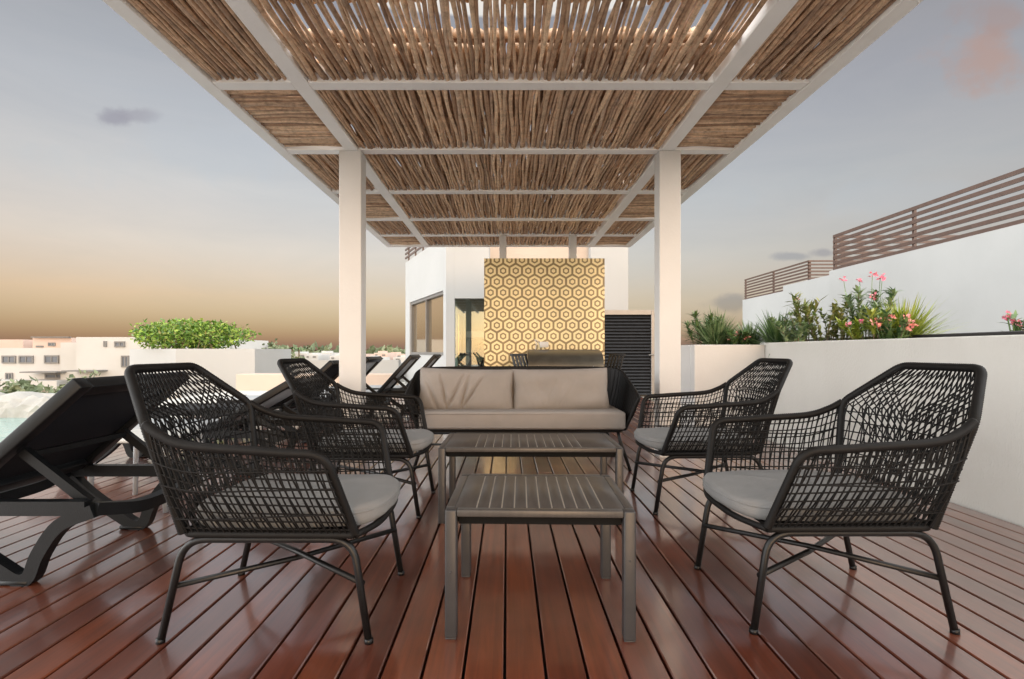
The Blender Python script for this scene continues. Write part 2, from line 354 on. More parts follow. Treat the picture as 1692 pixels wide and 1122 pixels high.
mb.box(-6.3, -4.425, 7.402, 11.6, -.115, -.004); mb.box(-6.3, -2.5, 11.602, 16.8, -.115, -.004); mb.box(-2.498, 2.9, 11.602, 16.8, -.115, -.006)
tag(mb.build('pool_paving', M['coping']), kind='structure')
# rough white stone edge beyond the pool
mb = MB()
def rockfn(u, v):
    random.seed(int(u * 60) * 31 + int(v * 10)); j = lambda s: ru(-s, s)
    x = -13 + u * 6.6
    prof = [(-.1, -.12), (-.06, .08), (.06, .17), (.3, .2), (.5, .17), (.62, -.12)]
    i = min(4, int(v * 5)); t = v * 5 - i; a, b = prof[i], prof[i + 1]
    lump = .06 * math.sin(u * 31) + .05 * math.sin(u * 57 + 2) + (.12 if abs((u * 7) % 1 - .5) < .16 else 0)
    return (x, 7.45 + lerp(a[0], b[0], t) + j(.03), lerp(a[1], b[1], t) + (lump if 0 < v < 1 else 0) + j(.025))
mb.grid(rockfn, 60, 10, smooth=False); random.seed(11)
tag(mb.build('rock_wall', M['rock']), 'low white rough stone edge along the far side of the pool', 'stone wall')

# ------------------------------------------------------------------ pergola
RZ = 2.6                                              # underside of the beams
CB = [0.0, 1.1, 2.2, 3.31, 4.405, 5.536, 6.69, 7.605, 8.38]
perg = thing('pergola', 'white pergola with a stick roof over the wooden deck', 'pergola')
LB = [(-1.958, -1.872), (-1.372, -1.265), (1.31, 1.415), (1.918, 2.013)]
for i, (a, b) in enumerate(LB):
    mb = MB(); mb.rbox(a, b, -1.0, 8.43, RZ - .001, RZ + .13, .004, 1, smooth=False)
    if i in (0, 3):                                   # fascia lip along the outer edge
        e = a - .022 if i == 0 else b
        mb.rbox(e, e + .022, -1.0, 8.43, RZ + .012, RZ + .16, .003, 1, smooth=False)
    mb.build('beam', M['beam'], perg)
for yc in CB:
    for a, b in zip(LB, LB[1:]):
        mb = MB(); mb.rbox(a[1] + .0005, b[0] - .0005, yc - .048, yc + .048, RZ + .002, RZ + .125, .003, 1, smooth=False)
        mb.build('crossbeam', M['beam'], perg)
for x0, x1 in ((-1.423, -1.235), (1.288, 1.47)):
    mb = MB(); mb.rbox(x0, x1, 4.35, 4.505, -.004, RZ - .002, .006, 2, smooth=False)
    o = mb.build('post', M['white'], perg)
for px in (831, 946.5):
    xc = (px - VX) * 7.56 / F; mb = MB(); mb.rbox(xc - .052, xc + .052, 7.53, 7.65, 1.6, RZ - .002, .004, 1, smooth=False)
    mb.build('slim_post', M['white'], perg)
def stick(mb, a, b, r, n=7, segs=7, wob=.008):
    a, b = Vector(a), Vector(b); d = b - a; pts = []; rs = []; p1, p2 = rnd() * 6, rnd() * 6; f1, f2 = ru(3, 7), ru(3, 8)
    kx, ky = ru(-1, 1), ru(-1, 1)
    side = d.cross(Vector((0, 0, 1))).normalized()
    for i in range(segs + 1):
        t = i / segs
        off = wob * (math.sin(p1 + f1 * t) + .5 * math.sin(p2 + f2 * 1.7 * t) + kx * (t - .5))
        pts.append(a + d * t + side * off + Vector((0, 0, wob * .5 * math.sin(p2 + f2 * t))))
        rs.append(r * (1 + .12 * math.sin(p2 + 5 * t) + ru(-.07, .07)) * (1 - .12 * t))
    mb.tube(pts, rs, n)
def panel(x0, x1, y0, y1, along, openness, first):
    mb = MB(); z = RZ + .028
    def layer(zl, rm, gap, a0, a1, across0, across1):
        c = across0
        while c < across1:
            r = rm * ru(.65, 1.25); c += r
            if c + r > across1: break
            if along == 'y': stick(mb, (c, a0 - ru(0, .02), zl + ru(-.006, .006)), (c + ru(-.012, .012), a1 + ru(0, .02), zl + ru(-.006, .006)), r)
            else: stick(mb, (a0, c, zl + ru(-.004, .004)), (a1, c + ru(-.006, .006), zl + ru(-.004, .004)), r)
            c += r * .93 + (ru(0, gap) if rnd() < .8 else ru(0, gap * 3))
    if along == 'y':
        layer(z, .0138, .002 if not openness else .0045, y0, y1, x0, x1)
        L = y1 - y0; z2 = z + .046
        t = .62 if openness else .56
        for dy, dz, r in ((0, .040, .022), (.045, .043, .020)) if openness else ((-.03, .044, .02), (.01, .040, .023), (.05, .043, .022)):
            yy = y0 + L * t + dy; stick(mb, (x0, yy, z + dz), (x1, yy + ru(-.006, .006), z + dz), r, wob=.004)      # cross laths resting on the first layer
        # second, shorter mats above, open strip between; a third layer is added to block light leaks
        if openness:
            layer(z2, .014, .0005, y0, y0 + L * .34, x0, x1); layer(z2, .014, .0005, y0 + L * .74, y1, x0, x1)
            layer(RZ + .17, .02, .0, y0 - .03, y0 + L * .34, x0, x1); layer(RZ + .17, .02, .0, y0 + L * .76, y1 + .11, x0, x1)
        else:
            layer(z2, .014, .001, y0, y0 + L * .50, x0, x1); layer(z2, .014, .001, y0 + L * .64, y1, x0, x1)
            layer(RZ + .17, .02, .0, y0 - .03, y1 + .11, x0, x1)
    else:
        layer(z, .012, .001, x0, x1, y0, y1)
        layer(z + .035, .014, .001, x0, x1, y0, y1)
    mb.build('stick_panel', M['stick'], perg)
for i in range(len(CB) - 1):
    y0, y1 = CB[i] + .052, CB[i + 1] - .052
    far = i >= 5
    for j in range(3):
        x0, x1 = LB[j][1] + .006, LB[j + 1][0] - .006
        along = 'y' if j == 1 else ('y' if (i % 2 == 0) else 'x')
        panel(x0, x1, y0, y1, along, 1 if (j == 1 and i in (1, 2)) else 0, i == 2)

# ------------------------------------------------------------------ woven armchairs
def wrap(mb, pts, r, n=8):
    q = resample(pts, .0042); mb.tube(q, [r * (1.05 if i % 2 else .95) for i in range(len(q))], n)
def make_chair():
    root = thing('woven_armchair', 'x', 'armchair')
    FT, FBm = Vector((.215, .335, .598)), Vector((.28, .25, .335))
    BB, JN, TP = Vector((-.255, .24, .335)), Vector((-.325, .31, .684)), Vector((-.475, .175, .842))
    mir = lambda p, s: Vector((p.x, p.y * s, p.z))
    arm = catmull([JN, Vector((-.272, .322, .652)), Vector((-.185, .332, .624)), Vector((.014, .337, .610)), Vector((.10, .337, .604)), FT], 8)
    frame = MB(); shell = [MB(), MB()]; back = MB()
    # continuous wrapped top rail: arm front > arm > junction ; post over the top
    for s in (1, -1):
        path = [mir(p, s) for p in arm[:-8]] + fillet([mir(arm[-9], s), mir(FT, s), mir(FBm, s)], .06, 9)[1:]
        wrap(frame, path, .0138)
    top = fillet([mir(BB, 1), mir(JN, 1), TP, mir(TP, -1), mir(JN, -1), mir(BB, -1)], .036, 8)
    wrap(frame, top, .0145)
    wrap(frame, fillet([FBm, BB, mir(BB, -1), mir(FBm, -1)], .04, 6), .012)
    frame.tube(catmull([FBm, Vector((.318, .13, .333)), Vector((.325, 0, .332)), Vector((.318, -.13, .333)), mir(FBm, -1)], 6), .011, 8)
    fo = frame.build('woven_rail', M['rattan'], root)
    armr = list(reversed(arm))                         # from front to junction
    def side(u, v, s, off=0):
        b = FBm.lerp(BB, u); t = at_t(armr, u); p = b.lerp(t, v)
        bul = .022 * math.sin(math.pi * v)
        return Vector((p.x, (p.y + bul + off) * s, p.z))
    def strand(mb, fn, a, b, r=.0027, n=5, segs=6):
        mb.tube([fn(lerp(a[0], b[0], i / segs), lerp(a[1], b[1], i / segs)) for i in range(segs + 1)], r, n, cap=False)
    for k, s in enumerate((1, -1)):
        mb = shell[k]
        for i in range(27):
            u = (i + .5) / 27; j = ru(-.0025, .0025)
            strand(mb, lambda a, b: side(a, b, s, .003), (max(0, u - .01 + j), 0), (u - .01 + j if u > .02 else u, 1))
            if i % 2: strand(mb, lambda a, b: side(a, b, s, -.004), (max(0, u - .035 + j), 0), (min(1, u + .03), 1))
        for i in range(9):
            v = (i + .7) / 9.6; v2 = v + ru(-.012, .012)
            strand(mb, lambda a, b: side(a, b, s, 0), (0, v), (1, v2 * .97 + .005), segs=14)
            if i in (2, 5, 7): strand(mb, lambda a, b: side(a, b, s, .004), (0, v + .02), (1, max(0, v2 - .12)), segs=14)
        mb.build('side_weave', M['rattan'], root)
    vj = .52
    def edge(v): return BB.lerp(JN, v / vj) if v < vj else JN.lerp(TP, (v - vj) / (1 - vj))
    def bk(wv, v, off=0):
        e = edge(v); y = lerp(e.y, -e.y, wv); bow = .045 * (1 - (2 * wv - 1) ** 2) * math.sin(math.pi * min(1, .15 + v * .7))
        return Vector((e.x - bow + off, y, e.z))
    def bstrand(w1, v1, w0, v0, off):                  # clip to the posts
        pts = []
        for i in range(9):
            t = i / 8; ww, vv = lerp(w1, w0, t), lerp(v1, v0, t)
            if -.01 <= ww <= 1.01: pts.append(bk(min(1, max(0, ww)), vv, off))
        if len(pts) > 2: back.tube(pts, .0027, 5, cap=False)
    for i in range(21):
        u = (i + .5) / 21; j = ru(-.008, .008)
        bstrand(u + j, 1, .5 + (u - .5) * 1.0 + .24, .0, .004)
        bstrand(u + j, 1, .5 + (u - .5) * 1.0 - .24, .0, -.004)
        if i % 2: bstrand(u, .62, u + j, 0, 0)
    for i in range(8):
        v = .05 + i * .06; bstrand(0, v, 1, v + ru(-.01, .01), 0)
    for i in range(9):                                 # fans from the posts to the middle
        t = i / 8
        bstrand(0, .5 + .45 * t, .5, .18 + .3 * t, .006); bstrand(1, .5 + .45 * t, .5, .18 + .3 * t, .006)
    back.build('back_weave', M['rattan'], root)
    seat = MB(); seat.prism([(.27, .235), (-.25, .225), (-.25, -.225), (.27, -.235)], .333, .342)
    seat.build('seat_base', M['rattan'], root)
    cu = MB(); nA = 56; ring = []
    prof = [(.90, .345), (.975, .352), (1, .368), (1.0, .392), (.992, .401), (.975, .407), (.93, .410), (.7, .415), (.4, .418), (.1, .419)]
    for sc, z in prof:
        for i in range(nA):
            a = 2 * math.pi * i / nA; c, sn = math.cos(a), math.sin(a)
            x = .285 * math.copysign(abs(c) ** .42, c); y = .245 * math.copysign(abs(sn) ** .38, sn)
            fr = .045 * max(0, x / .285) ** 2 * (1 - (y / .245) ** 2)
            ring.append(((x + fr) * sc + .022, y * sc, z + (.003 * math.sin(a * 5 + z * 40) if sc < .99 else 0)))
    fs = [(k * nA + i, k * nA + (i + 1) % nA, (k + 1) * nA + (i + 1) % nA, (k + 1) * nA + i) for k in range(len(prof) - 1) for i in range(nA)]
    fs += [tuple(range(nA - 1, -1, -1)), tuple(range((len(prof) - 1) * nA, len(prof) * nA))]
    cu.add(ring, fs, 0, True); cu.tube([ring[3 * nA + i] for i in range(nA)], .0035, 6, closed=True)
    cu.build('seat_cushion', M['cushion'], root)
    for s in (1, -1):                                  # one bent tube makes the two legs of a side
        mb = MB(); y = .238 * s
        mb.tube(fillet([(-.325, y + .004 * s, 0), (-.255, y, .318), (.268, y, .318), (.318, y + .004 * s, 0)], .075, 8), .0115, 10)
        for x in (-.325, .318): mb.tube([(x, y + .004 * s, -.0005), (x, y + .004 * s, .014)], .0135, 10)
        mb.build('leg_frame', M['tube'], root)
    for s in (1, -1):
        mb = MB(); zc = .005 * s
        mb.tube([(-.288, .239 * s, .172 ), (0, 0, .176 + zc * 2), (.298, -.239 * s, .182)], .0095, 8)
        mb.build('stretcher', M['tube'], root)
    return root
chair = make_chair()
G = 'woven armchairs around the low tables'
chairs = [((-.745, 1.83), 0, 'dark woven armchair backing onto the big black sun lounger, next to the smaller front table'),
          ((-.79, 3.02), R(-1), 'dark woven armchair standing between the sofa arm and another armchair, white post behind its arm'),
          ((1.105, 1.885), R(180), 'black woven armchair beside the smaller front table, its back to the beige planter wall'),
          ((1.13, 3.08), R(181), 'black woven armchair beside the longer table, near the white planter end and louvred door')]
for i, ((x, y), rz, lab) in enumerate(chairs):
    c = chair if i == 0 else copy_tree(chair)
    c.location = (x, y, 0); c.rotation_euler = (0, 0, rz); tag(c, lab, 'armchair', G)

# ------------------------------------------------------------------ low tables
def make_table(name, label, loc, rz, W, D, H, ng, g0, g1):
    root = thing(name, label, 'coffee table', loc, rz, 'low slatted tables')
    top = MB(); t = .022
    fr = .028
    for a in ((-W / 2 + .0385, W / 2 - .0385, -D / 2, -D / 2 + fr), (-W / 2 + .0385, W / 2 - .0385, D / 2 - fr, D / 2)): top.rbox(*a, H - t, H, .003, 2)
    for a in ((-W / 2, -W / 2 + fr, -D / 2 + .0385, D / 2 - .0385), (W / 2 - fr, W / 2, -D / 2 + .0385, D / 2 - .0385)): top.rbox(*a, H - t, H, .003, 2)
    xs = [-W / 2 + fr - .002] + [g0 + (g1 - g0) * i / (ng - 1) for i in range(ng)] + [W / 2 - fr + .002]
    for a, b in zip(xs, xs[1:]): top.rbox(a + .0022, b - .0022, -D / 2 + fr + (.001 if abs(a + b) < W * .8 else .0115), D / 2 - fr - (.001 if abs(a + b) < W * .8 else .0115), H - .018, H - .001, .002, 1)
    to = top.build('table_top', M['table_top'], root)
    gr = MB()
    for x in xs[1:-1]: gr.box(x - .002, x + .002, -D / 2 + fr + .002, D / 2 - fr - .002, H - .016, H - .0035)
    gr.build('groove_strip', M['groove'], root)
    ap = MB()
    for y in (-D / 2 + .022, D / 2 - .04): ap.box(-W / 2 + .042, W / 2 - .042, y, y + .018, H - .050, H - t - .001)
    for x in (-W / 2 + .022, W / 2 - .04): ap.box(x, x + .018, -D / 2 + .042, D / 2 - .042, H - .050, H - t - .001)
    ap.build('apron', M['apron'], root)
    for sx in (-1, 1):
        for sy in (-1, 1):
            mb = MB(); x, y = sx * (W / 2 - .019), sy * (D / 2 - .019); mb.rbox(x - .019, x + .019, y - .019, y + .019, 0.003, H - .0005, .006, 3)
            mb.rbox(x - .017, x + .017, y - .017, y + .017, -.0005, .004, .001, 1)
            if sy < 0: mb.tube([(x, y - .0185, H * .62 if sx > 0 else H * .52), (x, y - .0205, H * .62 if sx > 0 else H * .52)], .003, 8)
            mb.build('leg', M['table'], root)
make_table('coffee_table', 'smaller slatted grey brown low table standing closest to the camera', (.108, 1.835, 0), R(-1.5), .594, .48, .405, 11, -.20, .20)
make_table('coffee_table', 'longer slatted grey brown low table in front of the sofa', (.125, 2.925, 0), R(-.6), .965, .50, .395, 13, -.29, .27)

# ------------------------------------------------------------------ sofa
sofa = thing('sofa', 'dark woven two seat sofa with taupe cushions behind the longer table', 'sofa', (.11, 3.86, 0))
def sofa_curve(zf, zb, xf, xb, yf, yb, rc):
    pts = [Vector((-xf, yf, zf)), Vector((-(xf + xb) / 2 - .012, lerp(yf, yb, .5), lerp(zf, zb, .56))), Vector((-xb, yb - rc, zb - .015)), Vector((-xb + rc, yb, zb)), Vector((-.3, yb + .01, zb + .004)),
           Vector((.3, yb + .01, zb + .004)), Vector((xb - rc, yb, zb)), Vector((xb, yb - rc, zb - .015)), Vector(((xf + xb) / 2 + .012, lerp(yf, yb, .5), lerp(zf, zb, .56))), Vector((xf, yf, zf))]
    return catmull(pts, 8)
topc = sofa_curve(.555, .745, .865, .86, -.06, .73, .14); botc = sofa_curve(.315, .315, .775, .76, .0, .62, .10)
mb = MB(); nu = 120
def shell_pt(u, v, d):
    a = at_t(botc, u); b = at_t(topc, u); p = a.lerp(b, v); c = Vector((0, .3, p.z)); n = (p - c); n.z = 0; n.normalize()
    return p + n * (d + .02 * math.sin(math.pi * v) + (.006 if int(round(u * nu)) % 2 else 0))
for d in (0, -.02): mb.grid(lambda u, v: shell_pt(u, v, d), nu, 8, smooth=False)
mb.build('woven_shell', M['rattan'], sofa)
mb = MB(); wrap(mb, fillet([botc[0]] + topc + [botc[-1]], .05, 6), .015); wrap(mb, botc, .013); mb.tube([botc[0], botc[-1]], .014, 8)
mb.box(-.76, .76, .02, .6, .285, .312); mb.build('rail', M['rattan'], sofa)
for sx in (-1, 1):
    for yy, y2 in ((.05, -.0), (.55, .62)):
        mb = MB(); mb.tube([(sx * .73, yy, .30), (sx * .745, lerp(yy, y2, .3), .22), (sx * .815, y2, 0)], .0125, 8); mb.build('leg', M['tube'], sofa)
mb = MB(); mb.tube([(-.76, .05, .19), (.76, .05, .19)], .008, 8); mb.tube([(-.76, .57, .19), (.76, .57, .19)], .008, 8); mb.build('stretcher', M['tube'], sofa)
def pillow(mb, W, H, T, mtx, nu=40, nv=28, wr=.006, seed=0, sq=5.0, crease=0):
    rs = random.Random(seed); fl = [(rs.uniform(-1, 1), rs.uniform(.5, 2.2), rs.uniform(0, 6), rs.uniform(3, 9)) for _ in range(7)]
    def f(u, v, s):
        a, b = u * 2 - 1, v * 2 - 1
        e = max(0, 1 - abs(a) ** sq) * max(0, 1 - abs(b) ** sq)
        t = T / 2 * e ** .42
        wv = sum(math.sin(k[3] * (a * math.cos(k[2]) + b * math.sin(k[2])) + k[1] * 3) * k[0] for k in fl) * wr * .4 * e
        cr = 0
        if crease:
            for cx, sl, wd in ((-.22, .22, .035), (-.02, .12, .03), (-.72, -.22, .035), (.14, .30, .025), (-.45, -.10, .03)):
                q = (a - cx - sl * (b + .2)) / wd; cr -= crease * math.exp(-q * q) * max(0, min(1, (.9 - b) * .8)) * e
        sag = 1 - .035 * (1 - b * b) * abs(a) ** 3
        x = a * W / 2 * (1 - .03 * (1 - abs(b)) ** 2) ; z = b * H / 2 * (1 - .05 * (1 - a * a)) if b > 0 else b * H / 2
        return mtx @ Vector((x, s * (t + wv + cr), z))
    for s in (1, -1): mb.grid(lambda u, v: f(u, v, s), nu, nv)
    rim = [f(i / 40, 0, 0) for i in range(40)] + [f(1, i / 40, 0) for i in range(40)] + [f(1 - i / 40, 1, 0) for i in range(40)] + [f(0, 1 - i / 40, 0) for i in range(40)]
    mb.tube(rim, .004, 6, closed=True)
mb = MB(); mb.rbox(-.775, .775, -.03, .60, .312, .446, .024, 5)
bmv = [Vector(v) for v in mb.v]
mb.v = [tuple(v + Vector((0, (.008 * math.sin(v.x * 5)) if v.y < .1 else 0, .010 * (1 - (v.x / .78) ** 2) if v.z > .4 else 0))) for v in bmv]
for z in (.33, .43): mb.tube([(-.772, -.027, z), (0, -.029, z), (.772, -.027, z)], .004, 6)
mb.build('seat_cushion', M['sofa_fabric'], sofa)
for i, (xc, W) in enumerate(((-.435, .76), (.315, .77))):
    mb = MB(); mt = Matrix.Translation((xc, .275, .580)) @ Matrix.Rotation(R(-13), 4, 'X') @ Matrix.Rotation(R(1.2 if i == 0 else -1), 4, 'Y')
    pillow(mb, W, .36, .27, mt, 80, 44, .010, 3 + i, 4.2, .030 if i == 0 else .004)
    mb.build('back_cushion', M['sofa_fabric'], sofa)

# ------------------------------------------------------------------ sun loungers
def make_lounger(label, x, y, ang, light=False, rz=0):
    root = thing('sun_lounger', label, 'sun lounger', (x, y, 0), rz, 'sun loungers in a row facing the pool')
    W = .31                                            # half width; head end at local x=0, foot end at -1.85
    fr = MB()
    for s in (1, -1):
        yy = W * s
        fr.bar((-1.85, yy, .295), (-.02, yy, .295), .04, .055)
        for xf, dr in ((-.18, 1), (-1.62, -1)):        # swept V shaped legs
            c = catmull([Vector((xf + .19 * dr, yy, .285)), Vector((xf + .06 * dr, yy, .23)), Vector((xf - .02 * dr, yy, .12)), Vector((xf - .055 * dr, yy, .035)), Vector((xf - .10 * dr, yy, .02)), Vector((xf - .17 * dr, yy, .06)), Vector((xf - .33 * dr, yy, .17)), Vector((xf - .44 * dr, yy, .275))], 5)
            fr.tube(catmull(c[::2] + c[-1:], 3) if False else c, .036, 4, ry=.85, phase=math.pi / 4, smooth=False)
            fr.rbox(xf - .13 * dr - .045, xf - .13 * dr + .075, yy - .024, yy + .024, 0, .022, .006, 1)
    for xx, z0 in ((0.0, .275), (-1.84, .295), (-.62, .285), (-1.2, .285)):
        c = catmull([Vector((xx, -W, z0 + .015)), Vector((xx + (.05 if xx == 0 else 0), -W * .5, z0 - .02)), Vector((xx + (.06 if xx == 0 else 0), 0, z0 - .025)), Vector((xx + (.05 if xx == 0 else 0), W * .5, z0 - .02)), Vector((xx, W, z0 + .015))], 5)
        fr.tube(c, .034, 4, phase=math.pi / 4, smooth=False)
    fr.build('frame', M['resin'], root)
    sl = MB(); sl.rbox(-1.82, -.66, -W + .03, W - .03, .318, .33, .004, 1); sl.build('seat_sling', M['greyresin'] if light else M['sling'], root)
    L = .69; px, pz = -.56, .325
    bk = MB(); mt = Matrix.Translation((px, 0, pz)) @ Matrix.Rotation(-ang, 4, 'Y')
    def bx(m, a, mi=0):
        q = MB(); q.rbox(*a, .006, 2); m.add([mt @ Vector(v) for v in q.v], q.f, mi, True)
    for s in (1, -1): bx(bk, (0, L, W * s - .028, W * s + .028, -.03, .022))
    for a in (0, L - .055): bx(bk, (a, a + .055, -W + .03, W - .03, -.03, .02))
    bo = bk.build('backrest', M['resin'], root)
    fb = MB(); bx(fb, (.057, L - .057, -W + .029, W - .029, -.005, .006))
    fb.build('back_sling', M['greyresin'] if light else M['sling'], root)
    stt = MB()
    for s in (1, -1):
        a = mt @ Vector((.30, (W - .05) * s, -.028)); b = Vector((min(-.05, a.x + .26), (W - .05) * s, .30)); stt.bar(a, b, .028, .036)
    a = mt @ Vector((.30, 0, -.028)); stt.bar((a.x + .02, -W + .05, a.z - .015), (a.x + .02, W - .05, a.z - .015), .022, .022)
    stt.build('strut', M['resin'], root)
    return root
XH = -1.66
make_lounger('large black sun lounger with raised back behind the front armchair', -1.60, 2.30, R(41.5))
make_lounger('dark sun lounger with flat grey seat, its back half raised behind the woven armchairs', -1.62, 4.05, R(30), True)
make_lounger('dark sun lounger with raised back seen just beside the white pergola post', -1.66, 5.35, R(43))
make_lounger('dark sun lounger mostly hidden behind the white pergola post', -1.55, 6.35, R(46), True)
make_lounger('thin dark sun lounger with pale sling and raised back beyond the white post', -1.20, 7.3, R(48), True)
make_lounger('farthest sun lounger with pale back, below the framed window', -1.02, 8.3, R(48), True)
def make_side_table(label, x, y):
    root = thing('side_table', label, 'side table', (x, y, 0), 0)
    mb = MB(); mb.rbox(-.22, .22, -.19, .19, .385, .41, .01, 2); mb.build('table_top', M['whiteresin'], root)
    for sx in (-1, 1):
        for sy in (-1, 1): mb = MB(); mb.tube([(sx * .195, sy * .165, .386), (sx * .20, sy * .17, .33), (sx * .215, sy * .18, 0)], [.02, .016, .014], 8); mb.build('leg', M['greyresin'], root)
make_side_table('small pale resin side table between the big black lounger and the next one', -2.12, 3.05)

# ------------------------------------------------------------------ planters
mb = MB()
tag(thing('planter_wall', 'beige plastered planter wall along the deck, flowering plants on top', 'planter'), None)
pw = [o for o in COL.objects if o.name.startswith('planter_wall')][-1]
WX, WH, WY = 2.66, .985, 5.42
mb.rbox(WX, WX + .14, -2.0, WY, -.1, WH, .008, 2, smooth=False); mb.rbox(WX + .142, 3.55, -2.0, -1.9, -.1, WH, .008, 1, smooth=False)
mb.build('side_wall', M['beige'], pw)
mb = MB(); mb.rbox(1.93, WX - .001, WY - .12, WY, -.1, .965, .008, 2, smooth=False); mb.rbox(1.93, 2.05, WY + .001, 6.4, -.1, .965, .008, 1, smooth=False)
mb.build('end_wall', M['white'], pw)
mb = MB(); mb.rbox(3.4, 3.5, -1.89, 6.4, -.1, WH + .05, .006, 1, smooth=False); mb.build('back_edge', M['black'], pw)
mb = MB(); mb.box(WX + .142, 3.398, -1.89, WY, .7, .86); mb.box(2.052, 3.398, WY + .002, 6.38, .7, .86); mb.build('planting_soil', M['soil'], pw)

def blade(mb, b, az, L, wd, lift, droop, segs=6, mi=0):
    d = Vector((math.cos(az), math.sin(az), 0)); sd_ = Vector((-d.y, d.x, 0)); vs = []
    for i in range(segs + 1):
        t = i / segs; h = math.sin(min(1.5, lift) * 1) * L * t - droop * L * t * t; r = math.cos(lift) * L * t + droop * .35 * L * t * t
        c = Vector(b) + d * r + Vector((0, 0, h)); wv = wd * (1 - t ** 2.2) * (.5 + min(.5, t * 2)) + .0006
        vs += [c - sd_ * wv / 2, c + sd_ * wv / 2 + Vector((0, 0, wv * .15))]
    mb.add(vs, [(2 * i, 2 * i + 1, 2 * i + 3, 2 * i + 2) for i in range(segs)], mi, True)
def leafq(mb, c, L, wd, mi=0):
    d = Vector((ru(-1, 1), ru(-1, 1), ru(-.6, 1))).normalized(); n = d.cross(Vector((ru(-1, 1), ru(-1, 1), ru(-1, 1)))).normalized(); c = Vector(c); up = d.cross(n)
    mb.add([c, c + d * L * .45 + n * wd / 2 + up * wd * .12, c + d * L, c + d * L * .45 - n * wd / 2 + up * wd * .12], [(0, 1, 2, 3)], mi, False)
def flower(mb, c, r, n=5):
    for k in range(n):
        for _ in range(2): leafq(mb, Vector(c) + Vector((ru(-r, r), ru(-r, r), ru(-r, r))) * .7, r * 1.1, r * .8)
def plant(name, label, loc, kind, h, spread, leafm, nb, flowers=None, fh=1.0, nfl=0, fr=.03):
    h *= 1.22; spread *= 1.15; nb = int(nb * 2.1)
    root = thing(name, label, 'plant', loc, 0, 'plants in the long planter')
    fo, stm = MB(), MB()
    if kind == 'strap':
        for _ in range(nb):
            a = rnd() * 2 * math.pi; rr2 = spread * .14 * rnd(); up = rnd() ** .7
            blade(fo, (rr2 * math.cos(a), rr2 * math.sin(a), ru(0, .1) * h), a + ru(-.5, .5), h * ru(.75, 1.2), ru(.011, .02), lerp(.35, 1.45, up), ru(.05, .5) * (1.3 - up * .7))
        stm.tube([(0, 0, -.05), (0, 0, h * .25)], [.03, .015], 7)
    else:
        ns = 9 if kind == 'bush' else 6
        for i in range(ns):
            a = 2 * math.pi * (i + rnd()) / ns; rr2 = spread * ru(.25, 1) ; tip = Vector((rr2 * math.cos(a), rr2 * math.sin(a) * .8, h * ru(.65, 1.05)))
            base = Vector((rr2 * .2 * math.cos(a), rr2 * .2 * math.sin(a), -.02)); mid = base.lerp(tip, .5) + Vector((ru(-.03, .03), ru(-.03, .03), .02))
            path = catmull([base, mid, tip], 6); stm.tube(path, [lerp(.007, .0025, k / (len(path) - 1)) for k in range(len(path))], 5)
            for k in range(nb // ns):
                t = ru(.22 if kind == 'bush' else .4, 1.04) ** .8; c = at_t(path, t)
                aa = rnd() * 6.28; L = ru(.07, .13) if kind == 'oleander' else ru(.045, .08)
                blade(fo, c, aa, L, L * .22 if kind == 'oleander' else L * .5, ru(.2, 1.2), ru(0, .4), 3)
    fo.build('foliage', M[leafm], root); stm.build('stem', M['stem'], root)
    if flowers:
        fl = MB(); fs = MB()
        for _ in range(nfl):
            a = rnd() * 6.28; c = Vector((spread * ru(.1, .8) * math.cos(a), spread * ru(.1, .8) * math.sin(a), h * fh * ru(.75, 1.05)))
            flower(fl, c, fr); fs.tube([(c.x * .3, c.y * .3, 0), (c.x * .8, c.y * .8, c.z * .6), c], .0025, 5)
        fl.build('blossom', M[flowers], root); fs.build('flower_stalk', M['leaf_dark'], root)
    return root
def pl(px, Zd): return ((px - VX) * Zd / F, Zd, .885)
plant('strappy_plant', 'grey green bushy plant with narrow leaves at the white planter end', pl(1182, 5.95), 'strap', .38, .3, 'leaf_grey', 340)
plant('leafy_shrub', 'dark feathery shrub rising at the back of the white planter end', pl(1160, 5.95), 'oleander', .36, .22, 'leaf_dark', 200)
plant('leafy_shrub', 'low dark green shrub with a pink flower near the planter corner', pl(1224, 5.6), 'bush', .2, .16, 'leaf_dark', 200, 'coral', .75, 3, .03)
plant('strappy_plant', 'dark green strappy clump with one red bud at the planter corner', pl(1285, 5.46), 'strap', .36, .3, 'leaf_dark', 210, 'coral', .6, 1, .015)
plant('dry_shrub', 'thin shrub with tan dry tops and bare stems on the planter', pl(1330, 5.15), 'oleander', .46, .2, 'leaf_olive', 130, 'coral', .95, 1, .02)
plant('dry_shrub', 'sparse upright shrub with olive yellow leaves and bare stems', pl(1362, 5.0), 'bush', .38, .2, 'leaf_olive', 150)
plant('leafy_shrub', 'upright olive shrub beside the sparse yellow one, branching wide', pl(1400, 4.9), 'bush', .40, .23, 'leaf_olive', 190)
plant('flowering_oleander', 'tall thin oleander with pink flowers high above the planter wall', pl(1432, 4.8), 'oleander', .50, .24, 'leaf_grey', 230, 'pink', 1.12, 6, .028)
plant('strappy_plant', 'bright yellow green spiky plant at the planter wall top', pl(1490, 4.55), 'strap', .40, .3, 'leaf_yellow', 230)
plant('flowering_shrub', 'low coral flowered shrub in front of the bright spiky plant', pl(1475, 4.3), 'bush', .27, .2, 'leaf_dark', 160, 'coral', .85, 9, .032)
plant('flowering_oleander', 'oleander spray with bright pink flowers reaching over the far bare stretch of wall', pl(1690, 3.6), 'oleander', .22, .12, 'leaf_dark', 40, 'pink', 1.0, 8, .022)
plant('leafy_shrub', 'fresh green shrub filling the gap between the dry stems and the red budded clump', pl(1312, 5.0), 'bush', .30, .2, 'leaf_grey', 210)
